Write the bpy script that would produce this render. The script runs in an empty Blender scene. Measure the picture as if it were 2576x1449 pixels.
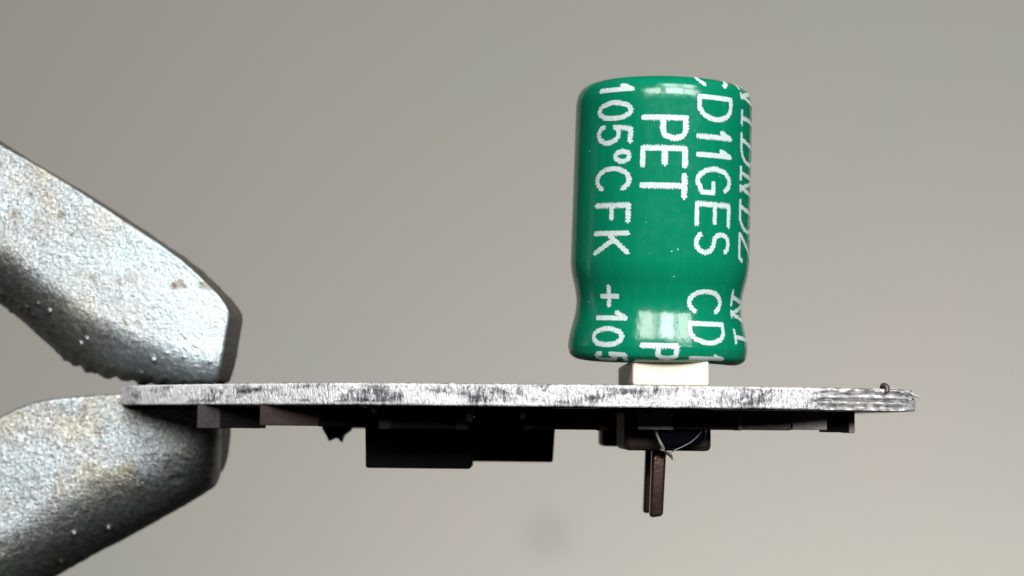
# Macro view: a green electrolytic capacitor standing on the edge of a small circuit board held in a clip.
# Units: 1 Blender unit = 1 millimetre.
import bpy, bmesh, math, random
import numpy as np
from mathutils import Vector, Matrix, noise
from math import sin, cos, pi, radians, sqrt

scene = bpy.context.scene
scene.unit_settings.system = 'METRIC'
scene.unit_settings.scale_length = 0.001
scene.unit_settings.length_unit = 'MILLIMETERS'
col = scene.collection
random.seed(4)

# ------------------------------------------------------------------ camera
CAM_POS = Vector((0.0, -50.0, -1.3))
CAM_ROT = Matrix.Rotation(pi / 2 + radians(4.94), 3, 'X') @ Matrix.Rotation(radians(0.6), 3, 'Z')
cam_data = bpy.data.cameras.new('camera')
cam = bpy.data.objects.new('camera', cam_data)
col.objects.link(cam)
cam.matrix_world = Matrix.Translation(CAM_POS) @ CAM_ROT.to_4x4()
cam_data.sensor_width = 36.0
cam_data.lens = 36.0 * 4000.0 / 2576.0
cam_data.clip_start = 1.0
cam_data.clip_end = 5000.0
cam_data.dof.use_dof = True
cam_data.dof.focus_distance = 50.9
cam_data.dof.aperture_fstop = 0.105
scene.camera = cam

# ------------------------------------------------------------------ world, lamps, exposure
world = bpy.data.worlds.new('World')
scene.world = world
world.use_nodes = True
bg = world.node_tree.nodes['Background']
bg.inputs[0].default_value = (1.0, 0.96, 0.9, 1)
bg.inputs[1].default_value = 0.013
scene.view_settings.view_transform = 'Standard'
scene.view_settings.look = 'None'
scene.view_settings.exposure = -0.3
scene.view_settings.gamma = 1.0
scene.cycles.use_denoising = True
scene.cycles.max_bounces = 8


def area_lamp(name, loc, aim, w, h, radiance, colour):
    d = bpy.data.lights.new(name, 'AREA')
    d.shape = 'RECTANGLE'
    d.size, d.size_y = w, h
    d.energy = radiance * pi * w * h
    d.color = colour
    o = bpy.data.objects.new(name, d)
    col.objects.link(o)
    o.location = loc
    o.rotation_euler = (Vector(aim) - Vector(loc)).to_track_quat('-Z', 'Y').to_euler()
    return o


# three panes of the tall window behind and above the camera
WY, WZ, WH = -420.0, 204.0, 156.0
for (x0, x1, rad, c) in ((-235, -58, 18.0, (1.0, 0.985, 0.95)), (-22, 150, 25.0, (0.95, 0.985, 1.0)), (170, 370, 18.0, (0.97, 0.99, 1.0))):
    area_lamp('window_pane_light', ((x0 + x1) / 2, WY, WZ), ((x0 + x1) / 2, 0, WZ - 220), x1 - x0, WH, rad, c)
# upper row of the same window
for (x0, x1) in ((-45, 140), (158, 345)):
    area_lamp('window_pane_light', ((x0 + x1) / 2, -390, 405), ((x0 + x1) / 2, 0, 40), x1 - x0, 165, 17.0, (0.96, 0.985, 1.0))
# added unseen light low on the right, gives the wall behind its gradient
area_lamp('added_wall_light', (85, 105, -150), (75, 270, -115), 160, 160, 15.0, (0.98, 1.0, 1.0))


# ------------------------------------------------------------------ helpers
def P(x, y, depth):
    """point in the place that lies at the given depth (Y) and shows at photo position x, y (photo scaled to 2576 wide)"""
    d = CAM_ROT @ Vector(((x - 1288.0) / 4000.0, (724.5 - y) / 4000.0, -1.0))
    return CAM_POS + d * ((depth - CAM_POS.y) / d.y)


def S(x, y, depth):
    """the same, for positions in the full-size photo (3308 wide)"""
    return P(x / 1.28416, y / 1.28416, depth)


def link(name, me, mats, parent=None, smooth=True):
    o = bpy.data.objects.new(name, me)
    col.objects.link(o)
    for m in (mats if isinstance(mats, (list, tuple)) else [mats]):
        me.materials.append(m)
    if smooth:
        me.polygons.foreach_set('use_smooth', [True] * len(me.polygons))
    if parent is not None:
        o.parent = parent
    me.update()
    return o


def from_data(name, verts, faces, mats, parent=None, smooth=True):
    me = bpy.data.meshes.new(name)
    me.from_pydata([tuple(v) for v in verts], [], faces)
    return link(name, me, mats, parent, smooth)


def from_bm(name, bm, mats, parent=None, smooth=False):
    me = bpy.data.meshes.new(name)
    bm.normal_update()
    bm.to_mesh(me)
    bm.free()
    return link(name, me, mats, parent, smooth)


def thing(name, loc, label, cat):
    o = bpy.data.objects.new(name, None)
    col.objects.link(o)
    o.location = loc
    o.empty_display_size = 1.0
    o['label'] = label
    o['category'] = cat
    return o


def rounded_box(lo, hi, bevel=0.06, seg=2, taper=0.0):
    bm = bmesh.new()
    lo, hi = Vector(lo), Vector(hi)
    c, s = (lo + hi) / 2, hi - lo
    bmesh.ops.create_cube(bm, size=1.0, matrix=Matrix.Translation(c) @ Matrix.Diagonal((s.x, s.y, s.z, 1)))
    if taper:
        for v in bm.verts:
            if v.co.z < c.z:
                v.co.x = c.x + (v.co.x - c.x) * (1 - taper)
                v.co.y = c.y + (v.co.y - c.y) * (1 - taper)
    if bevel:
        bmesh.ops.bevel(bm, geom=bm.edges[:], offset=bevel, segments=seg, profile=0.5, affect='EDGES')
    return bm


def tube(points, radii, n=10):
    """closed tapered tube through a list of points"""
    pts = [Vector(p) for p in points]
    verts, faces = [], []
    for i, p in enumerate(pts):
        t = (pts[min(i + 1, len(pts) - 1)] - pts[max(i - 1, 0)]).normalized()
        a = t.orthogonal().normalized() if abs(t.y) > 0.9 else t.cross(Vector((0, 1, 0))).normalized()
        b = t.cross(a).normalized()
        for k in range(n):
            q = 2 * pi * k / n
            verts.append(p + (a * cos(q) + b * sin(q)) * radii[i])
    for i in range(len(pts) - 1):
        for k in range(n):
            faces.append((i * n + k, i * n + (k + 1) % n, (i + 1) * n + (k + 1) % n, (i + 1) * n + k))
    faces.append(tuple(range(n)))
    faces.append(tuple(range((len(pts) - 1) * n, len(pts) * n))[::-1])
    return verts, faces


def catmull(pts, step):
    """smooth resampled polyline through 2D points"""
    pts = [np.array(p, float) for p in pts]
    out = []
    for i in range(len(pts) - 1):
        p0, p1, p2, p3 = pts[max(i - 1, 0)], pts[i], pts[i + 1], pts[min(i + 2, len(pts) - 1)]
        n = max(1, int(np.linalg.norm(p2 - p1) / step))
        for k in range(n):
            t = k / n
            out.append(0.5 * ((2 * p1) + (p2 - p0) * t + (2 * p0 - 5 * p1 + 4 * p2 - p3) * t * t + (3 * p1 - p0 - 3 * p2 + p3) * t ** 3))
    out.append(pts[-1])
    return np.array(out)


def resample(poly, n):
    d = np.r_[0, np.cumsum(np.linalg.norm(np.diff(poly, axis=0), axis=1))]
    t = np.linspace(0, d[-1], n)
    return np.stack([np.interp(t, d, poly[:, 0]), np.interp(t, d, poly[:, 1])], 1)


# ------------------------------------------------------------------ materials
class Mat:
    def __init__(self, name, **kw):
        self.m = bpy.data.materials.new(name)
        self.m.use_nodes = True
        self.nt = self.m.node_tree
        self.b = self.nt.nodes['Principled BSDF']
        for k, v in kw.items():
            self.set(k, v)

    def set(self, k, v):
        s = self.b.inputs[k.replace('_', ' ')]
        if isinstance(v, bpy.types.NodeSocket):
            self.nt.links.new(v, s)
        else:
            s.default_value = (*v, 1) if isinstance(v, tuple) and len(v) == 3 else v

    def node(self, t, **kw):
        n = self.nt.nodes.new(t)
        for k, v in kw.items():
            if k in n.inputs:
                if isinstance(v, bpy.types.NodeSocket):
                    self.nt.links.new(v, n.inputs[k])
                else:
                    n.inputs[k].default_value = v
            else:
                setattr(n, k, v)
        return n

    def coords(self, which='Object', scale=(1, 1, 1)):
        tc = self.node('ShaderNodeTexCoord')
        mp = self.node('ShaderNodeMapping', Vector=tc.outputs[which])
        mp.inputs['Scale'].default_value = scale
        return mp.outputs[0]

    def noise(self, vec, scale, detail=4, rough=0.6, dist=0.0):
        n = self.node('ShaderNodeTexNoise', Vector=vec)
        n.inputs['Scale'].default_value = scale
        n.inputs['Detail'].default_value = detail
        n.inputs['Roughness'].default_value = rough
        n.inputs['Distortion'].default_value = dist
        return n.outputs['Fac']

    def ramp(self, fac, stops):
        r = self.node('ShaderNodeValToRGB')
        self.nt.links.new(fac, r.inputs[0])
        e = r.color_ramp.elements
        while len(e) < len(stops):
            e.new(0.5)
        for el, (p, c) in zip(e, stops):
            el.position = p
            el.color = (*c, 1) if isinstance(c, tuple) else (c, c, c, 1)
        return r.outputs[0]

    def mix(self, fac, a, b, mode='MIX'):
        n = self.node('ShaderNodeMix', data_type='RGBA', blend_type=mode)
        for idx, v in ((0, fac), (6, a), (7, b)):
            if isinstance(v, bpy.types.NodeSocket):
                self.nt.links.new(v, n.inputs[idx])
            else:
                n.inputs[idx].default_value = (*v, 1) if isinstance(v, tuple) else v
        return n.outputs[2]

    def bump(self, height, strength, dist, normal=None):
        n = self.node('ShaderNodeBump', Height=height)
        n.inputs['Strength'].default_value = strength
        n.inputs['Distance'].default_value = dist
        if normal is not None:
            self.nt.links.new(normal, n.inputs['Normal'])
        return n.outputs[0]


def mat_wall():
    M = Mat('wall_paint', Roughness=0.9)
    v = M.coords('Object')
    n = M.noise(v, 0.02, 3, 0.5)
    c = M.ramp(n, [(0.36, (0.206, 0.199, 0.178)), (0.5, (0.213, 0.199, 0.175)), (0.64, (0.219, 0.199, 0.177))])
    # a small round stain on the wall
    vm = M.node('ShaderNodeVectorMath', operation='DISTANCE')
    vm.inputs[1].default_value = WALL_STAIN
    tc = M.node('ShaderNodeTexCoord')
    M.nt.links.new(tc.outputs['Object'], vm.inputs[0])
    s = M.ramp(vm.outputs['Value'], [(0.0, 0.45), (0.4, 0.4), (1.0, 0.0)])
    mr = M.node('ShaderNodeMapRange')
    M.nt.links.new(vm.outputs['Value'], mr.inputs[0])
    mr.inputs[1].default_value, mr.inputs[2].default_value = 2.5, 6.5
    mr.inputs[3].default_value, mr.inputs[4].default_value = 0.17, 0.0
    M.set('Base_Color', M.mix(mr.outputs[0], c, (0.07, 0.07, 0.066)))
    return M.m


def mat_sleeve():
    M = Mat('green_pet_sleeve', Roughness=0.16, Specular_IOR_Level=0.55)
    v = M.coords('Object', (6, 6, 0.5))
    n = M.noise(v, 1.0, 5, 0.6)
    c = M.ramp(n, [(0.3, (0.0012, 0.150, 0.077)), (0.55, (0.0015, 0.164, 0.084)), (0.75, (0.004, 0.180, 0.095))])
    v2 = M.coords('Object', (1, 1, 1))
    sp = M.noise(v2, 9.0, 2, 0.5)
    M.set('Base_Color', M.mix(M.ramp(sp, [(0.74, 0.0), (0.79, 0.55)]), c, (0.35, 0.45, 0.36)))
    M.set('Roughness', M.ramp(M.noise(v2, 3.0, 4), [(0.3, 0.10), (0.7, 0.20)]))
    M.set('Normal', M.bump(M.noise(M.coords('Object', (1, 1, .5)), 2.2, 3, 0.5), 0.30, 0.05))
    return M.m


def mat_ink():
    M = Mat('white_ink', Roughness=0.35)
    n = M.noise(M.coords('Object'), 14.0, 3, 0.6)
    M.set('Base_Color', M.ramp(n, [(0.3, (0.37, 0.47, 0.44)), (0.6, (0.54, 0.605, 0.595))]))
    return M.m


def mat_jaw():
    M = Mat('pitted_zinc_plating', Metallic=0.92, Roughness=0.4)
    v = M.coords('Object')
    big = M.noise(v, 0.5, 3, 0.55)
    mid = M.noise(v, 3.2, 5, 0.7)
    fine = M.noise(v, 9.0, 3, 0.75)
    c1 = M.ramp(big, [(0.36, (0.46, 0.43, 0.36)), (0.48, (0.43, 0.44, 0.43)), (0.62, (0.47, 0.52, 0.54))])
    # bright bluish sheen painted into the colour towards the gripping tip, less grain
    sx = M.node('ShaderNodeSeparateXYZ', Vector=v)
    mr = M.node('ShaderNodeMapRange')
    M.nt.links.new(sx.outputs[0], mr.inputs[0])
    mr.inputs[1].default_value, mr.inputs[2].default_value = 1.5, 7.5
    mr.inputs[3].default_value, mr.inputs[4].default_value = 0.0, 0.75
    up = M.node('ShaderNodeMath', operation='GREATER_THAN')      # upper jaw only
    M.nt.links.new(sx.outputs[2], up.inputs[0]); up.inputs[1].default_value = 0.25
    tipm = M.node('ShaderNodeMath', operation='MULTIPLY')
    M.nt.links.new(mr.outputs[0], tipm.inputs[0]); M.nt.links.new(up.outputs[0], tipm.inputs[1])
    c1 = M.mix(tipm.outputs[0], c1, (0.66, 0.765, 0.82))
    c2 = M.mix(M.ramp(mid, [(0.34, 0.45), (0.52, 0.0)]), c1, (0.22, 0.215, 0.20))
    c3 = M.mix(M.ramp(fine, [(0.36, 0.65), (0.50, 0.0)]), c2, (0.11, 0.107, 0.10))
    c3 = M.mix(M.ramp(fine, [(0.55, 0.0), (0.66, 0.65)]), c3, (0.90, 0.90, 0.87))
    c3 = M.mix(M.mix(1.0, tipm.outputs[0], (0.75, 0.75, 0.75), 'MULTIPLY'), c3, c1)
    # single stains and pits
    wob = M.noise(v, 2.5, 3, 0.6)
    for pos, rad, colr, amt in JAW_STAINS:
        dm = M.node('ShaderNodeVectorMath', operation='DISTANCE')
        M.nt.links.new(v, dm.inputs[0])
        dm.inputs[1].default_value = pos
        ad = M.node('ShaderNodeMath', operation='MULTIPLY_ADD')
        M.nt.links.new(wob, ad.inputs[0]); ad.inputs[1].default_value = rad * 1.2
        M.nt.links.new(dm.outputs['Value'], ad.inputs[2])
        m2 = M.node('ShaderNodeMapRange')
        M.nt.links.new(ad.outputs[0], m2.inputs[0])
        m2.inputs[1].default_value, m2.inputs[2].default_value = rad, rad * 1.7
        m2.inputs[3].default_value, m2.inputs[4].default_value = amt, 0.0
        c3 = M.mix(m2.outputs[0], c3, colr)
    # brown dirt spots
    d = M.noise(v, 1.3, 2, 0.4, 0.4)
    c4 = M.mix(M.ramp(d, [(0.66, 0.0), (0.73, 0.75)]), c3, (0.22, 0.175, 0.125))
    M.set('Base_Color', c4)
    M.set('Roughness', M.ramp(mid, [(0.35, 0.55), (0.65, 0.38)]))
    M.set('Normal', M.bump(M.noise(v, 12.0, 3, 0.7), 0.9, 0.06))
    return M.m


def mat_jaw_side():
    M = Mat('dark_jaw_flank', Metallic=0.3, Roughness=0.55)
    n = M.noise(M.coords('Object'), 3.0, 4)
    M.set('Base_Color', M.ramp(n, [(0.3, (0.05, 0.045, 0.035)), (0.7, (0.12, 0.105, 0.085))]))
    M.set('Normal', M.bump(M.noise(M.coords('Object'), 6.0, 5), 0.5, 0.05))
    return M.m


def mat_edge():
    """cut edge of the laminate: bright glass fibre with dark torn resin between"""
    M = Mat('cut_laminate_edge', Roughness=0.4)
    vs = M.coords('UV', (4.2, 1.4, 1))
    a = M.noise(vs, 2.0, 6, 0.68, 0.9)
    b = M.noise(M.coords('UV', (0.55, 2.2, 1)), 1.0, 3, 0.5, 0.5)
    f = M.node('ShaderNodeMath', operation='MULTIPLY_ADD')
    M.nt.links.new(b, f.inputs[0]); f.inputs[1].default_value = 0.9
    M.nt.links.new(a, f.inputs[2])
    c = M.ramp(f.outputs[0], [(0.74, (0.07, 0.06, 0.075)), (0.83, (0.26, 0.25, 0.265)), (0.90, (0.55, 0.535, 0.54)), (0.99, (0.95, 0.93, 0.94))])
    fine = M.noise(M.coords('UV', (14, 6, 1)), 2.0, 3, 0.6)
    c = M.mix(M.ramp(fine, [(0.32, 0.6), (0.48, 0.0)]), c, (0.16, 0.14, 0.162))
    # pale copper lines along the upper and lower rim
    sx = M.node('ShaderNodeSeparateXYZ', Vector=M.coords('UV', (1, 1, 1)))
    zz = M.node('ShaderNodeMath', operation='ADD')
    M.nt.links.new(sx.outputs[1], zz.inputs[0]); zz.inputs[1].default_value = 1.0
    rim = M.ramp(zz.outputs[0], [(0.32, 0.0), (0.36, 0.6), (0.44, 0.0), (0.88, 0.0), (0.96, 0.75)])
    wear = M.ramp(M.noise(M.coords('UV', (1.6, 1, 1)), 1.5, 4, 0.6), [(0.36, 0.0), (0.56, 1.0)])
    c = M.mix(M.mix(1.0, rim, wear, 'MULTIPLY'), c, (0.88, 0.86, 0.85))
    M.set('Base_Color', c)
    M.set('Metallic', 0.65)
    M.set('Roughness', M.ramp(a, [(0.35, 0.55), (0.65, 0.36)]))
    M.set('Normal', M.bump(M.noise(M.coords('UV', (13, 2.2, 1)), 1.0, 5, 0.7), 0.8, 0.07, M.bump(M.noise(vs, 3.0, 4, 0.7), 0.9, 0.12)))
    return M.m


def mat_facet():
    M = Mat('snapped_laminate', Roughness=0.35, Metallic=0.5)
    v = M.coords('UV', (0.8, 5.5, 1))
    n = M.noise(v, 1.0, 6, 0.65, 1.6)
    c = M.ramp(n, [(0.30, (0.12, 0.105, 0.10)), (0.45, (0.27, 0.26, 0.265)), (0.58, (0.42, 0.39, 0.36)), (0.70, (0.80, 0.78, 0.76))])
    sp = M.noise(M.coords('UV', (2.2, 4.5, 1)), 1.4, 6, 0.72)
    c = M.mix(M.ramp(sp, [(0.48, 0.0), (0.58, 0.85)]), c, (0.78, 0.76, 0.75))
    c = M.mix(M.ramp(sp, [(0.36, 0.8), (0.42, 0.0)]), c, (0.10, 0.085, 0.09))
    M.set('Base_Color', c)
    M.set('Normal', M.bump(n, 0.5, 0.06))
    return M.m


def mat_simple(name, colour, rough, metal=0.0, var=0.25, scale=4.0, bump=0.2, spec=0.5):
    M = Mat(name, Roughness=rough, Metallic=metal, Specular_IOR_Level=spec)
    n = M.noise(M.coords('Object'), scale, 4)
    lo = tuple(c * (1 - var) for c in colour)
    hi = tuple(min(1, c * (1 + var)) for c in colour)
    M.set('Base_Color', M.ramp(n, [(0.3, lo), (0.7, hi)]))
    if bump:
        M.set('Normal', M.bump(M.noise(M.coords('Object'), scale * 3, 4), bump, 0.03))
    return M.m


# ------------------------------------------------------------------ the wall behind
WALL_Y = 270.0
stain = P(1378, 1345, WALL_Y)
WALL_C = Vector((0, WALL_Y + 5, 0))
WALL_STAIN = tuple(Vector((stain.x, WALL_Y, stain.z)) - WALL_C)
wall = from_bm('wall', rounded_box((-190, -5, -56), (190, 5, 210), 0.0), mat_wall())
wall.location = WALL_C
wall['kind'] = 'structure'
wall['label'] = 'plain greige wall far out of focus behind everything'

# ------------------------------------------------------------------ the capacitor
CAP_O = Vector((4.97, 4.3, 0.96))
capacitor = thing('electrolytic_capacitor', CAP_O, 'green sleeved electrolytic capacitor with white print standing on the circuit board', 'capacitor')
capacitor.rotation_euler = (radians(2.8), radians(1.15), 0)
capacitor.scale = (1.013, 1.013, 1.0)
PROF = [(2.20, -0.01), (2.45, -0.06), (2.70, -0.04), (2.87, 0.05), (2.97, .18), (3.01, .40), (3.003, .53), (2.968, .78), (2.91, 1.04), (2.842, 1.32), (2.79, 1.60),
        (2.769, 1.88), (2.785, 2.12), (2.845, 2.45), (2.93, 2.78), (2.985, 3.1), (3.0, 3.5), (2.99, 5.0), (2.98, 6.8), (2.972, 8.2), (2.968, 8.60), (2.945, 8.82), (2.88, 9.04), (2.76, 9.21),
        (2.58, 9.32), (2.36, 9.36), (2.15, 9.34)]
prof = catmull(PROF, 0.03)
prof_t = np.r_[0, np.cumsum(np.linalg.norm(np.diff(prof, axis=0), axis=1))]
body_mask = slice(60, len(prof) - 40)


def z_to_t(z):
    i = np.argmin(np.abs(prof[:, 1] - z) + np.where(prof[:, 0] < 2.5, 5, 0))
    k = int(i)
    lo, hi = max(k - 1, 0), min(k + 1, len(prof) - 1)
    return float(np.interp(z, prof[lo:hi + 1, 1], prof_t[lo:hi + 1])) if prof[hi, 1] > prof[lo, 1] else float(prof_t[k])


def lathe(pts, n, name, mat, parent):
    verts, faces = [], []
    for r, z in pts:
        for k in range(n):
            a = 2 * pi * k / n
            verts.append((r * sin(a), -r * cos(a), z))
    m = len(pts)
    for i in range(m - 1):
        for k in range(n):
            faces.append((i * n + k, i * n + (k + 1) % n, (i + 1) * n + (k + 1) % n, (i + 1) * n + k))
    return verts, faces


m_sleeve = mat_sleeve()
m_ink = mat_ink()
m_alu = mat_simple('aluminium_can', (0.6, 0.6, 0.6), 0.3, 0.9)
m_rubber = mat_simple('black_rubber', (0.012, 0.012, 0.012), 0.6)
v_, f_ = lathe([tuple(p) for p in prof], 160, 'sleeve', m_sleeve, capacitor)
# shrink-fit unevenness: the lower rim is slightly wavy
vv = []
for x, y, z in v_:
    a = math.atan2(x, -y)
    w = max(0.0, 1 - z / 0.7)
    vv.append((x * (1 + 0.004 * w * sin(5 * a + 1)), y * (1 + 0.004 * w * sin(7 * a)), z + 0.03 * w * sin(3 * a + 0.6)))
sleeve = from_data('sleeve', vv, f_, m_sleeve, capacitor)
# the can's bare top inside the sleeve, with its pressed cross vent, and the rubber seal below
v_, f_ = lathe([(2.35, 9.26), (1.6, 9.24), (0.8, 9.235), (0.02, 9.235)], 64, 'can_top', m_alu, capacitor)
can_top = from_data('can_top', v_, f_, m_alu, capacitor)
from_bm('vent_groove', rounded_box((-1.3, -0.06, 9.225), (1.3, 0.06, 9.245), 0.01), m_rubber, can_top)
v_, f_ = lathe([(2.5, 0.06), (2.3, -0.02), (2.0, -0.05), (0.02, -0.05)], 64, 'rubber_seal', m_rubber, capacitor)
from_data('rubber_seal', v_, [f[::-1] for f in f_], m_rubber, capacitor)


# --- print: stroke letters turned into flat ink shapes that follow the sleeve
def arc(cx, cy, rx, ry, a0, a1, n=14):
    return [(cx + rx * cos(radians(a0 + (a1 - a0) * i / n)), cy + ry * sin(radians(a0 + (a1 - a0) * i / n))) for i in range(n + 1)]


GLYPH = {   # u to the right along the line, v up, unit box
    '1': [[(0.25, 0.70), (0.62, 1.0), (0.62, 0.0)]],
    '0': [arc(.5, .5, .5, .5, 0, 360, 28)],
    '5': [[(0.9, 1.0), (0.2, 1.0), (0.1, 0.56)] + arc(.46, .33, .50, .33, 140, -150, 18)],
    'o': [arc(.5, .79, .36, .20, 0, 360, 18)],
    'C': [arc(.52, .5, .5, .5, 42, 318, 24)],
    'F': [[(0.05, 0), (0.05, 1), (0.95, 1)], [(0.05, .52), (0.8, .52)]],
    'K': [[(0.05, 0), (0.05, 1)], [(0.95, 1), (0.08, .45)], [(.35, .62), (1.0, 0)]],
    '+': [[(0.0, .38), (1.0, .38)], [(.5, .1), (.5, .68)]],
    'P': [[(0.05, 0), (0.05, 1), (0.6, 1)] + arc(.6, .73, .38, .27, 90, -90, 10) + [(0.05, .46)]],
    'E': [[(0.95, 0), (0.05, 0), (0.05, 1), (0.95, 1)], [(0.05, .52), (0.85, .52)]],
    'T': [[(0.0, 1), (1.0, 1)], [(.5, 1), (.5, 0)]],
    'D': [[(0.05, 0), (0.05, 1), (0.4, 1)] + arc(.4, .5, .58, .5, 90, -90, 16) + [(0.05, 0)]],
    'G': [arc(.52, .5, .5, .5, 45, 300, 22) + [(0.98, .12), (0.98, .46), (.62, .46)]],
    'S': [arc(.5, .75, .44, .25, 35, 270, 16) + arc(.5, .25, .47, .25, 90, -145, 16)],
    # slanted serif letters of the maker's name
    'sI': [[(0.0, 0.0), (0.8, 0.0)], [(0.4, 0.0), (0.66, 1.0)], [(0.3, 1), (1, 1)]],
    'sD': [[(0.0, 0.0), (0.45, 0.0)], [(0.2, 0.0), (0.46, 1.0)], [(.2, 0.0), (0.5, 0.0)] + arc(.55, .5, .5, .5, -90, 90, 14) + [(0.3, 1.0)]],
    'sN': [[(0.0, 0.0), (0.45, 0.0)], [(0.2, 0.0), (0.42, 1.0), (0.78, 0.0), (1.05, 1.0)], [(.7, 0.0), (.86, 0.0)]],
    'sZ': [[(0.95, .14), (0.85, 0.0), (0.0, 0.0), (1.0, 1.0), (0.25, 1.0), (.18, .86)]],
}


def ink_line(name, label, placed, width):
    """placed: (glyph, z_top, z_bottom, phi_base, phi_top) along the can; builds one line of print"""
    R0 = 2.98
    segs = []
    for g, z0, z1, p0, p1 in placed:
        t0 = z_to_t(z0) if not isinstance(z0, str) else float(z0)
        t1 = z_to_t(z1) if not isinstance(z1, str) else float(z1)
        a0, a1 = radians(p0) * R0, radians(p1) * R0
        h = width / 2
        for poly in GLYPH[g]:
            q = [(a0 + h + (a1 - a0 - 2 * h) * v, t0 - h + (t1 - t0 + 2 * h) * u) for u, v in poly]
            segs += list(zip(q[:-1], q[1:]))
    sg = np.array(segs)
    step = 0.022
    lo = sg.reshape(-1, 2).min(0) - width
    hi = sg.reshape(-1, 2).max(0) + width
    hi[1] = min(hi[1], prof_t[-1] - 0.01)
    lo[1] = max(lo[1], 0.01)
    A = np.arange(lo[0], hi[0], step)
    T = np.arange(lo[1], hi[1], step)
    ga, gt = np.meshgrid(A, T, indexing='ij')
    dist = np.full(ga.shape, 9.0)
    for (ax, ay), (bx, by) in segs:
        dx, dy = bx - ax, by - ay
        L = dx * dx + dy * dy + 1e-9
        k = np.clip(((ga - ax) * dx + (gt - ay) * dy) / L, 0, 1)
        dist = np.minimum(dist, np.hypot(ga - ax - k * dx, gt - ay - k * dy))
    tri = lambda x: np.abs((x % 1.0) - 0.5) * 2 - 0.5
    rng = np.random.default_rng(len(name) + len(placed))
    rough = rng.standard_normal(ga.shape)
    rough = (rough + np.roll(rough, 1, 0) + np.roll(rough, 1, 1) + np.roll(rough, 1, (0, 1))) / 4
    d = dist - width / 2 - 0.036 * tri(ga / 0.095 + 0.25 * tri(gt / .3)) - 0.030 * tri(gt / 0.105) - 0.014 * rough
    verts, faces, cache = [], [], {}

    def put(key, a, t):
        if key not in cache:
            phi = a / R0
            r = np.interp(t, prof_t, prof[:, 0])
            z = np.interp(t, prof_t, prof[:, 1])
            e = 0.02
            dr = np.interp(t + e, prof_t, prof[:, 0]) - np.interp(t - e, prof_t, prof[:, 0])
            dz = np.interp(t + e, prof_t, prof[:, 1]) - np.interp(t - e, prof_t, prof[:, 1])
            n = math.hypot(dr, dz) or 1
            o = 0.010
            r, z = r + o * dz / n, z - o * dr / n
            w = max(0.0, 1 - z / 0.7)
            rx = r * (1 + 0.004 * w * sin(5 * phi + 1))
            ry = r * (1 + 0.004 * w * sin(7 * phi))
            cache[key] = len(verts)
            verts.append((rx * sin(phi), -ry * cos(phi), z + 0.03 * w * sin(3 * phi + 0.6)))
        return cache[key]

    ins = d < 0
    any_in = ins[:-1, :-1] | ins[1:, :-1] | ins[1:, 1:] | ins[:-1, 1:]
    for i, j in zip(*np.nonzero(any_in)):
        c = [(i, j), (i + 1, j), (i + 1, j + 1), (i, j + 1)]
        poly = []
        for k in range(4):
            p, q = c[k], c[(k + 1) % 4]
            if d[p] < 0:
                poly.append(put(p, A[p[0]], T[p[1]]))
            if (d[p] < 0) != (d[q] < 0):
                f = d[p] / (d[p] - d[q])
                key = (min(p, q), max(p, q))
                poly.append(put(key, A[p[0]] + (A[q[0]] - A[p[0]]) * f, T[p[1]] + (T[q[1]] - T[p[1]]) * f))
        if len(poly) >= 3:
            faces.append(poly[::1])
    o = from_data(name, verts, faces, m_ink, capacitor)
    o['label'] = label
    return o


def run(text_spans, p0, p1):
    return [(g, a, b, p0, p1) for g, a, b in text_spans]


ink_line('printed_text', 'white print reading 105°C FK running down the left of the can',
         run([('1', 9.16, 8.62), ('0', 8.5, 7.82), ('5', 7.74, 7.0), ('o', 6.95, 6.34), ('C', 6.34, 5.43), ('F', 5.15, 4.42), ('K', 4.23, 3.39)], -51.0, -24.0), 0.162)
ink_line('printed_text', 'white print reading +105 below on the left, running under the rim',
         [('+', 2.45, 1.70, -50, -25), ('1', 1.72, 1.12, -50, -25), ('0', 1.08, 0.40, -50.5, -26), ('5', 0.30, -0.02, -48, -24)], 0.162)
ink_line('printed_text', 'white print reading PET down the middle of the can',
         run([('P', 8.02, 7.13), ('E', 7.03, 6.23), ('T', 6.11, 5.25)], -18.9, 10.6), 0.18)
ink_line('printed_text', 'white letter P at the lower rim in the middle', [('P', 0.60, 0.02, -16, 8.5)], 0.18)
ink_line('printed_text', 'white print reading CD11GES on the right, starting over the top rim',
         run([('D', 8.76, 7.84), ('1', 7.70, 7.1), ('1', 7.09, 6.5), ('G', 6.40, 5.44), ('E', 5.26, 4.38), ('S', 4.30, 3.46)], 15.9, 43.3)
         + [('C', str(z_to_t(8.93) + 0.95), 8.93, 16, 43)], 0.162)
ink_line('printed_text', 'white print reading CD1 below on the right, cut by the lower rim',
         [('C', 2.41, 1.50, 14.0, 42.0), ('D', 1.37, 0.54, 14, 42.5), ('1', 0.30, 0.0, 15, 42)], 0.162)
ink_line('printed_text', 'white slanted serif lettering at the far right edge of the can',
         run([('sI', 8.44, 7.78), ('sD', 7.67, 6.63), ('sN', 6.57, 5.55), ('sD', 5.45, 4.37), ('sZ', 4.35, 3.29)], 53.0, 82.0)
         + [('sN', str(z_to_t(8.62) + 1.0), 8.62, 53, 82)], 0.14)
ink_line('printed_text', 'white slanted serif letters NI low on the far right edge', [('sN', 2.44, 1.35, 52, 80), ('sI', 1.15, 0.50, 52, 80)], 0.14)

for k, (zz_, ph_, w_) in enumerate(((3.62, 6.0, .045), (3.56, 2.0, .03), (2.28, 4.5, .05), (2.75, 4.0, .02), (0.95, 9.0, .03), (6.9, -58, .035), (1.9, -60, .03))):
    GLYPH['.'] = [[(0.5, 0.5), (0.55, 0.6)]]
    ink_line('ink_fleck', 'tiny stray fleck of white ink on the green sleeve', [('.', zz_ + .05, zz_ - .05, ph_ - 1, ph_ + 1)], w_)

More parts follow.
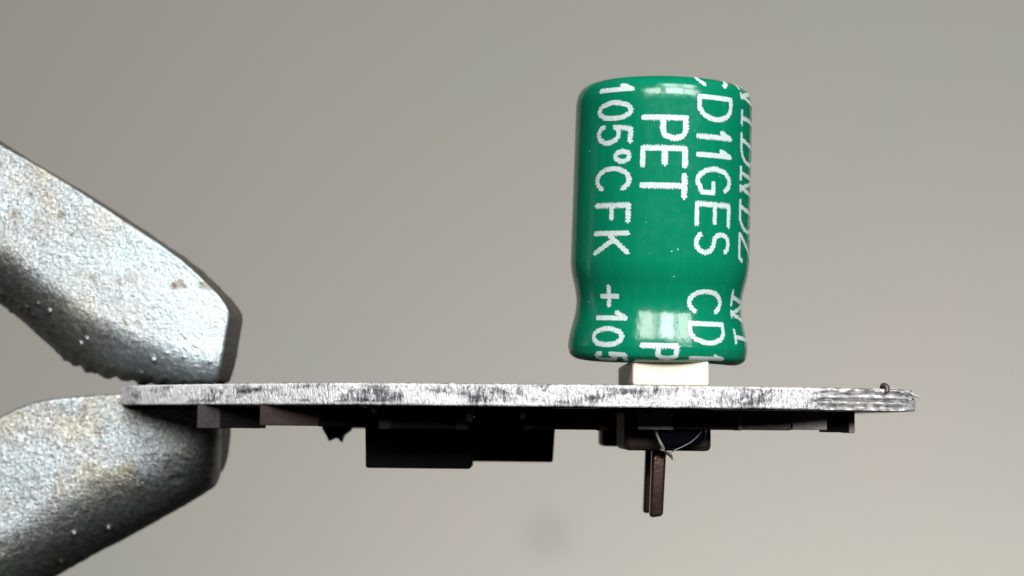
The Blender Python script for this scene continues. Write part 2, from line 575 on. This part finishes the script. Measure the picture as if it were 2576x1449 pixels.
# ------------------------------------------------------------------ the circuit board
THICK = 0.70
board = thing('circuit_board', (0, 0, 0), 'thin round-cornered circuit board seen edge-on, clamped at its left end', 'circuit board')
m_edge, m_facet = mat_edge(), mat_facet()
m_mask = mat_simple('dark_solder_mask', (0.02, 0.018, 0.016), 0.45)
front = [(306, 9.4), (326, 8.2), (355, 7.3), (420, 6.0), (540, 4.2), (680, 2.5), (800, 1.25), (850, .85), (1000, .45), (1250, 0.1), (1500, 0), (1800, 0.12), (1980, 0.35), (2048, 0.55)]
fpts = [(P(x, 990, d).x, d) for x, d in front]
curve = catmull(fpts, 0.05)
corner = len(curve)
tipA, tipB = (P(2278, 990, 1.7).x, 1.7), (P(2302, 990, 2.6).x, 2.6)
facet = np.array([[curve[-1][0] + (tipA[0] - curve[-1][0]) * k / 58, curve[-1][1] + (tipA[1] - curve[-1][1]) * k / 58] for k in range(1, 59)])
tip = np.array([[tipA[0] + (tipB[0] - tipA[0]) * k / 16, tipA[1] + (tipB[1] - tipA[1]) * k / 16] for k in range(1, 17)])
rest = catmull([tipB, (13.5, 8), (12.8, 16), (10, 22), (2, 25), (-7, 24), (-12.6, 20), (-14.5, 15), (-14.45, 11), tuple(curve[0])], 0.6)[1:-1]
ring = np.vstack([curve, facet, tip, rest])
N = len(ring)
nrm = np.roll(ring, -1, 0) - np.roll(ring, 1, 0)
nrm = np.stack([nrm[:, 1], -nrm[:, 0]], 1)
nrm /= np.linalg.norm(nrm, axis=1)[:, None]
arcl = np.r_[0, np.cumsum(np.linalg.norm(np.diff(ring, axis=0), axis=1))]
K = 18
verts, faces, matidx, uvs = [], [], [], []
for k in range(K):
    w = k / (K - 1)
    for i in range(N):
        x, y = ring[i]
        s = arcl[i]
        n1 = noise.noise((s * 1.3, w * 0.6, 3.1))
        n2 = noise.noise((s * 7.0, w * 2.2, 8.7))
        n3 = noise.noise((s * 14.0, w * 5.0, 1.3))
        off = 0.018 * n2 + 0.012 * n3 + 0.015 * n1
        z = -THICK * w
        if k == 0:
            z += 0.02 * noise.noise((s * 5, 0, 0)) + 0.012 * noise.noise((s * 15, 0, 4)); off -= 0.03
        if k == K - 1:
            z += 0.012 * noise.noise((s * 6, 5, 0)); off -= 0.02
        if corner <= i < corner + 58:
            q = min(1, (i - corner) / 6)
            ridge = 0.02 * sin(s * 1.1)
            if w < 0.22: off += q * 0.07 * noise.noise((s * 4, w * 9, 2))
            elif w < 0.40: off -= q * (0.07 + 0.02 * n2)
            elif w < 0.46: off += q * 0.05
            elif w < 0.70: off -= q * (0.02 + 0.25 * (w - .46))
            else: off -= q * (0.16 * sin((w - 0.7) / 0.3 * pi) + 0.02)
            if k == 0: z += 0.05 * noise.noise((s * 3.0, 2, 7)) - 0.03 * max(0, (i - corner - 40) / 18)
        if corner + 58 <= i < corner + 74:
            if w < 0.5:
                off += 0.10 * noise.noise((s * 3.5, w * 5, 9)) - 0.18 * (0.5 - w)
                z -= 0.12 * (1 - w / 0.5) * (i - corner - 58) / 16
        verts.append((x + nrm[i][0] * off, y + nrm[i][1] * off, z))
        uvs.append((s, z))
for k in range(K - 1):
    for i in range(N):
        j = (i + 1) % N
        faces.append((k * N + i, (k + 1) * N + i, (k + 1) * N + j, k * N + j))
        matidx.append(1 if corner + 9 * noise.noise((k * 0.45, 3.7, 0)) <= i < corner + 58 else 0)
faces.append(tuple(range(N))); matidx.append(2)
faces.append(tuple(range((K - 1) * N, K * N))[::-1]); matidx.append(2)
substrate = from_data('substrate', verts, faces, [m_edge, m_facet, m_mask], board)
me = substrate.data
me.polygons.foreach_set('material_index', matidx)
uvl = me.uv_layers.new(name='edge')
lv = np.empty(len(me.loops), np.int32)
me.loops.foreach_get('vertex_index', lv)
uvl.data.foreach_set('uv', np.array(uvs, np.float32)[lv].ravel())
me.polygons[-1].use_smooth = False
me.polygons[-2].use_smooth = False

# slivers torn loose at the snapped corner and along the top edge
m_burr = mat_simple('dark_burr', (0.05, 0.03, 0.035), 0.4)
m_fibre = mat_simple('glass_fibre', (0.34, 0.33, 0.30), 0.5)
c = S(2857, 1256, 1.5)
pts = [c + Vector((0.085 * cos(a) * (1 - 0.08 * a), 0.05 * a, 0.11 * sin(a))) for a in [x * 0.35 - 1.9 for x in range(15)]]
v_, f_ = tube(pts, [0.055 + 0.045 * sin(i / 14 * pi) for i in range(15)], 8)
o = from_data('burr', v_, f_, m_burr, board)
o['label'] = 'tiny dark curl of torn copper on the top edge near the right end'
for (x0, y0, x1, y1, d, r) in ((2930, 1262, 2974, 1289, 2.4, .05), (2868, 1250, 2905, 1262, 1.7, .02), (2900, 1262, 2945, 1268, 2.2, .03)):
    a, b = S(x0, y0, d), S(x1, y1, d)
    pts = [a.lerp(b, t) + Vector((0, 0.02 * sin(9 * t), 0.02 * sin(7 * t + x0))) for t in (0, .25, .5, .75, 1)]
    v_, f_ = tube(pts, [r * .6, r, r * 1.1, r * .8, r * .25], 7)
    from_data('fibre_sliver', v_, f_, m_fibre, board)

# --- parts soldered under the board
m_chip = mat_simple('brown_ceramic', (0.016, 0.0095, 0.0075), 0.6, spec=0.1)
m_pale = mat_simple('grey_ceramic', (0.24, 0.20, 0.185), 0.6, spec=0.2)
m_chipk = mat_simple('black_resistor_film', (0.003, 0.0027, 0.0027), 0.6, spec=0.06)
m_term = mat_simple('tinned_terminal', (0.03, 0.025, 0.024), 0.55, 0.0, spec=0.15)
m_black = mat_simple('black_moulding', (0.003, 0.003, 0.003), 0.8, spec=0.08)
m_solder = mat_simple('solder', (0.5, 0.5, 0.52), 0.22, 0.9, bump=0.1)
ZB = -THICK


def chip(x0, x1, ybot, d, depth, body, left=None, right=None, cap=0.16):
    """surface-mount chip, x and bottom given in full-size photo pixels at depth d"""
    a, b = S(x0, ybot, d), S(x1, ybot, d)
    z0 = (a.z + b.z) / 2
    ob = from_bm('chip', rounded_box((a.x, d, z0), (b.x, d + depth, ZB - 0.03), 0.03), body, board)
    for side, m in ((0, left), (1, right)):
        if m is not None:
            w = (b.x - a.x) * cap
            lo = (a.x - 0.02, d - 0.02, z0 - 0.02) if side == 0 else (b.x - w, d - 0.02, z0 - 0.02)
            hi = (a.x + w, d + depth + 0.02, ZB - 0.02) if side == 0 else (b.x + 0.02, d + depth + 0.02, ZB - 0.02)
            from_bm('terminal', rounded_box(lo, hi, 0.04), m, ob)
    return ob


chip(637, 842, 1383, 4.6, 1.2, m_chipk, m_term, None, 0.36)
chip(1080, 1270, 1384, 12.5, 1.6, m_black)
chip(1480, 1720, 1386, 12.5, 1.6, m_black)
m_brown = mat_simple('brown_ceramic_lighter', (0.03, 0.018, 0.015), 0.6, spec=0.12)
chip(838, 1165, 1376, 2.7, 1.3, m_brown, None, m_chipk, 0.42)
chip(1224, 1512, 1386, 2.0, 1.25, m_chipk, m_chip, m_chip, 0.14)
chip(1695, 1962, 1388, 2.0, 1.25, m_chipk, m_chip, m_chip, 0.12)
chip(2062, 2378, 1388, 2.0, 1.2, m_chip, m_pale, None, 0.36)
m_tan = mat_simple('tan_ceramic', (0.11, 0.076, 0.064), 0.6, spec=0.2)
chip(2386, 2556, 1390, 2.0, 1.2, m_tan, m_pale, None, 0.06)
chip(2560, 2672, 1389, 2.0, 1.2, m_pale, None, None)
chip(2668, 2760, 1397, 2.6, 1.2, m_chipk, None, m_pale, 0.2)


def blob(center, rad, name, mat, parent, seed=0, amp=0.18):
    bm = bmesh.new()
    bmesh.ops.create_icosphere(bm, subdivisions=3, radius=1.0)
    for v in bm.verts:
        k = 1 + amp * noise.noise(v.co * 1.7 + Vector((seed, 0, 0)))
        v.co = Vector(center) + Vector((v.co.x * rad[0] * k, v.co.y * rad[1] * k, v.co.z * rad[2] * k))
    return from_bm(name, bm, mat, parent, True)


c = S(1517, 1340, 1.7)
blob(c, (.16, .3, .24), 'solder_joint', m_solder, board, 2)
c = S(1212, 1322, 1.7)
blob(c, (.12, .25, .13), 'solder_joint', m_solder, board, 5)
c = S(1690, 1338, 1.7)
blob(c, (.13, .25, .2), 'solder_joint', m_solder, board, 9)

# two tall black moulded parts, the nearer one reaching lower
for (x0, x1, yb, d, dep, tp) in ((1175, 1526, 1512, 4.6, 3.4, 0.03), (1420, 1796, 1490, 8.4, 5.0, 0.05)):
    a, b = S(x0, yb, d), S(x1, yb, d)
    o = from_bm('inductor', rounded_box((a.x, d, a.z), (b.x, d + dep, ZB - 0.02), 0.08, 3, tp), m_black, board)
# a trimmed lead end far back
out_ = [S(x, y, 10.0) for x, y in ((1036, 1330), (1136, 1330), (1132, 1386), (1116, 1400), (1100, 1411), (1101, 1428), (1092, 1417), (1078, 1416), (1063, 1426), (1052, 1404), (1041, 1386))]
n_ = len(out_)
v_ = out_ + [p + Vector((0.05 * sin(i * 2.1), 1.1, 0.04 * cos(i * 1.7))) for i, p in enumerate(out_)]
f_ = [tuple(range(n_)), tuple(range(n_, 2 * n_))[::-1]] + [(i, n_ + i, n_ + (i + 1) % n_, (i + 1) % n_) for i in range(n_)]
from_data('trimmed_lead', v_, f_, m_black, board, False)

# pin header through the board: cream housing above, below it the board's shade painted in as brown, pins
m_cream = mat_simple('cream_plastic', (0.80, 0.68, 0.54), 0.45, var=0.05, bump=0.08)
m_pin = mat_simple('dark_brass_pin', (0.19, 0.115, 0.09), 0.24, 0.9)
header = bpy.data.objects.new('pin_header', None); col.objects.link(header); header.parent = board
header['label'] = 'cream plastic pin header under the capacitor'
a, b = P(1591, 968, 1.8), P(1784, 968, 1.8)
from_bm('housing', rounded_box((a.x, 1.8, 0.012), (b.x, 8.7, 0.90), 0.12, 3), m_cream, header)
a, b = S(2018, 1452, 3.0), S(2298, 1462, 3.0)
m_base = mat_simple('shaded_plastic', (0.04, 0.025, 0.019), 0.55, spec=0.2)
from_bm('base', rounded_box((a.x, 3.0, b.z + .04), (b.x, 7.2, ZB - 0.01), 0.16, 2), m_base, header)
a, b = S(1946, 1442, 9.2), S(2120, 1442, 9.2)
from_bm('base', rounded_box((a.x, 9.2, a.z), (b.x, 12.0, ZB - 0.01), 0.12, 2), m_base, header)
for i, (xa, xb, d) in enumerate(((2106, 2152, 4.0), (2100, 2145, 6.54))):
    t = S((xa + xb) / 2, 1440, d)
    e = S((xa + xb) / 2 - 10, 1672, d)
    w = (S(xb, 1440, d).x - S(xa, 1440, d).x) / 2
    if i:
        t = Vector((pin_t.x, d, pin_t.z)); e = Vector((pin_e.x, d, pin_e.z))
    else:
        pin_t, pin_e = t.copy(), e.copy()
    bm = rounded_box((-w, -w, -1), (w, w, 1), 0.0)
    for v in bm.verts:
        base = e if v.co.z < 0 else t
        jag = 0.0 if v.co.z > 0 else (0.06 if v.co.x > 0 else 0.0)
        v.co = Vector((base.x + v.co.x * (0.94 if v.co.z < 0 else 1), base.y + v.co.y, base.z + jag))
    bmesh.ops.bevel(bm, geom=bm.edges[:], offset=0.12, segments=4, profile=0.5, affect='EDGES')
    from_bm('pin', bm, m_pin, header, True)
# solder fillet hanging off the joint, bright rimmed, and a curl of wire
c = S(2192, 1388, 2.55)
sol = blob(c + Vector((0, 0.1, 0.0)), (.95, .35, .62), 'solder_joint', mat_simple('dark_solder', (0.05, 0.06, 0.09), 0.12, 0.9, bump=0.1), board, 3, 0.12)
pts = [S(x, y, 2.2) for x, y in ((2117, 1385), (2122, 1405), (2132, 1428), (2142, 1448), (2146, 1456), (2132, 1452))]
v_, f_ = tube(pts, [.04, .05, .06, .07, .06, .03], 8)
m_rim = mat_simple('dull_solder', (0.3, 0.29, 0.28), 0.45, 0.6)
from_data('solder_rim', v_, f_, m_rim, sol)
pts = [S(x, y, 2.2) for x, y in ((2268, 1392), (2252, 1412), (2230, 1430), (2205, 1443), (2185, 1452), (2168, 1462))]
v_, f_ = tube(pts, [.032, .025, .02, .02, .02, .018], 8)
from_data('solder_rim', v_, f_, m_rim, sol)
pts = [S(x, y, 2.25) for x, y in ((2148, 1462), (2160, 1466), (2168, 1474), (2173, 1486))]
v_, f_ = tube(pts, [.05, .06, .05, .02], 8)
from_data('wire_curl', v_, f_, m_burr, board)

# ------------------------------------------------------------------ the clip
clip = thing('spring_clip', P(0, 1000, 8), 'worn zinc-plated spring clip with two pitted jaws gripping the board', 'clip')
JAW_STAINS = [(tuple(P(x, y, d) - clip.location), r, c, a) for x, y, d, r, c, a in (
    (325, 1178, 9.7, 0.46, (0.34, 0.30, 0.162), 0.75), (437, 718, 8.0, 0.16, (0.16, 0.12, 0.08), 0.85),
    (418, 862, 8.6, 0.34, (0.20, 0.15, 0.125), 0.75), (180, 590, 8.0, 0.12, (0.18, 0.15, 0.11), 0.7), (330, 700, 8.0, 0.22, (0.30, 0.26, 0.20), 0.5))]
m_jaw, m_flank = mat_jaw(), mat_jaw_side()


def build_jaw(top_px, bot_px, y0, thick, rt, rb, db, rtip, dtip, bump_amp, name, label, nu=340, nw=180, seed=0.0, teeth=None, tip_keep=1.0, blister=0.1, tip_back=0.62):
    """front face between an upper and a lower outline (photo positions); it rounds back by db over a width rb
    towards the lower outline and by dtip over rtip towards the tip"""
    T = resample(catmull(top_px, 4.0), nu)
    B = resample(catmull(bot_px, 4.0), nu)
    mm = (50.0 + y0) / 4000.0
    verts, faces, mi, back = [], [], [], []
    root = clip.location
    ul = np.r_[0, np.cumsum(np.linalg.norm(np.diff((T + B) / 2, axis=0), axis=1))] * mm

    def quarter(d, r, depth):
        return depth * (1 - sqrt(max(0.0, 1 - (1 - d / r) ** 2))) if d < r else 0.0

    for i in range(nu):
        wd = np.linalg.norm(T[i] - B[i]) * mm
        dt = ul[-1] - ul[i]
        f = min(1.0, dt / (ul[-1] * 0.28))
        keep = tip_keep + (1 - tip_keep) * f * f * (3 - 2 * f)
        for j in range(nw):
            w = j / (nw - 1)
            px = T[i] * (1 - w) + B[i] * w
            y = y0 + quarter(w * wd, rt, rt) + quarter((1 - w) * wd, rb * (0.4 + 0.6 * keep), db * keep)
            y = min(y + quarter(dt, rtip, dtip), y0 + thick - 0.1)
            q = Vector((px[0] * mm, -px[1] * mm, seed))
            edge = min(1, w * wd / 0.2, (1 - w) * wd / 0.2 + 0.3, dt / 0.2 + 0.3)
            near_b = max(0.0, 1 - (1 - w) * wd / (rb * 0.75)) * keep
            h = 0.04 * noise.noise(q * 0.9) + 0.010 * noise.noise(q * 3.1) + 0.012 * noise.noise(q * 8.0)
            vor = noise.voronoi(q * 3.4)[0][0]
            h += (0.02 + bump_amp * near_b) * max(0.0, 0.42 - vor)
            vor2 = noise.voronoi(q * 1.7 + Vector((7, 3, 1)))[0][0]
            h += bump_amp * 1.1 * near_b * max(0.0, 0.30 - vor2)
            h -= 0.25 * max(0.0, noise.noise(q * 1.15 + Vector((3.3, 9.1, 0))) - 0.52)
            flank = max(0.0, 1 - (1 - w) * wd / (rb * 0.95)) * keep
            if flank > 0.05:                    # blisters in the plating, standing off the dark flank
                vd, vp = noise.voronoi(q * 2.6 + Vector((1.5, 4.2, 0)))
                if noise.noise(vp[0] * 3.7) > blister:
                    rr_ = 0.20 + 0.10 * noise.noise(vp[0] * 9.1)
                    h += 0.9 * sqrt(max(0.0, rr_ * rr_ - vd[0] ** 2)) * min(1.0, flank * 4)
                px = px + (B[i] - T[i]) / np.linalg.norm(B[i] - T[i]) * (h * flank / mm * 0.8)
                h *= 1 - 0.4 * flank
            py = px[1] - (teeth(px[0]) * (j - nw + 14) / 13 if teeth is not None and j > nw - 14 else 0.0)
            p = P(px[0], py, y - h * edge)
            back.append(y0 + thick * (tip_back + (1 - tip_back) * f))
            verts.append((p.x + 0.015 * noise.noise(q * 4 + Vector((0, 0, 5))), p.y, p.z + 0.015 * noise.noise(q * 4 + Vector((5, 0, 0)))))
    for i in range(nu - 1):
        for j in range(nw - 1):
            faces.append((i * nw + j, i * nw + j + 1, (i + 1) * nw + j + 1, (i + 1) * nw + j)); mi.append(0)
    loop = [i * nw for i in range(nu)] + [(nu - 1) * nw + j for j in range(1, nw)] + [i * nw + nw - 1 for i in range(nu - 2, -1, -1)] + [j for j in range(nw - 2, 0, -1)]
    prev = loop
    for t in (0.12, 0.35, 0.6, 0.85, 1.0):
        cur = []
        for a in loop:
            x, y, z = verts[a]
            yy = y + (back[a] - y) * t
            k = 0.02 * noise.noise((x * 3, yy * 3, z * 3))
            cur.append(len(verts))
            verts.append((x + k, yy, z + k))
        for q in range(len(loop)):
            r = (q + 1) % len(loop)
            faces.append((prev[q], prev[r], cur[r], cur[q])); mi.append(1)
        prev = cur
    faces.append(tuple(prev)); mi.append(1)
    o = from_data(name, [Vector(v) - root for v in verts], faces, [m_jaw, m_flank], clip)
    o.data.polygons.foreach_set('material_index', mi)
    o['label'] = label
    return o


def teeth_up(x):
    ph = ((x + 9 * noise.noise((x * 0.03, 2, 0))) / 44.0) % 1.0
    return (9.0 + 5.0 * noise.noise((x * 0.02, 0, 0))) * (1 - abs(ph - 0.5) * 2) if x > 180 else 4.0


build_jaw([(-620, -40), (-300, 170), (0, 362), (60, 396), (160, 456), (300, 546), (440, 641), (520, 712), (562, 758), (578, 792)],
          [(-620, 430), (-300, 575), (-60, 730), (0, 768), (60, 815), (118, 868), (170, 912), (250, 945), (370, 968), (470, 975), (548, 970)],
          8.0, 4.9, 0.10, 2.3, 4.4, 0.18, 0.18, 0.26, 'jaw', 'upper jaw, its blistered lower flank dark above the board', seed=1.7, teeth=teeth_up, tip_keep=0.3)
build_jaw([(-620, 1330), (-300, 1190), (-100, 1095), (0, 1048), (60, 1020), (120, 1004), (200, 996), (280, 991), (312, 992), (330, 1010), (344, 1021), (420, 1021), (500, 1020), (557, 1020)],
          [(-620, 2050), (-300, 1780), (0, 1540), (130, 1455), (250, 1388), (370, 1322), (480, 1258), (532, 1224), (556, 1188)],
          9.4, 5.4, 0.14, 3.2, 4.9, 2.6, 1.3, 0.10, 'jaw', 'lower jaw, bright at the left and in the shadow of the board at its tip', seed=6.2, blister=0.4, tip_keep=0.5, tip_back=0.66)
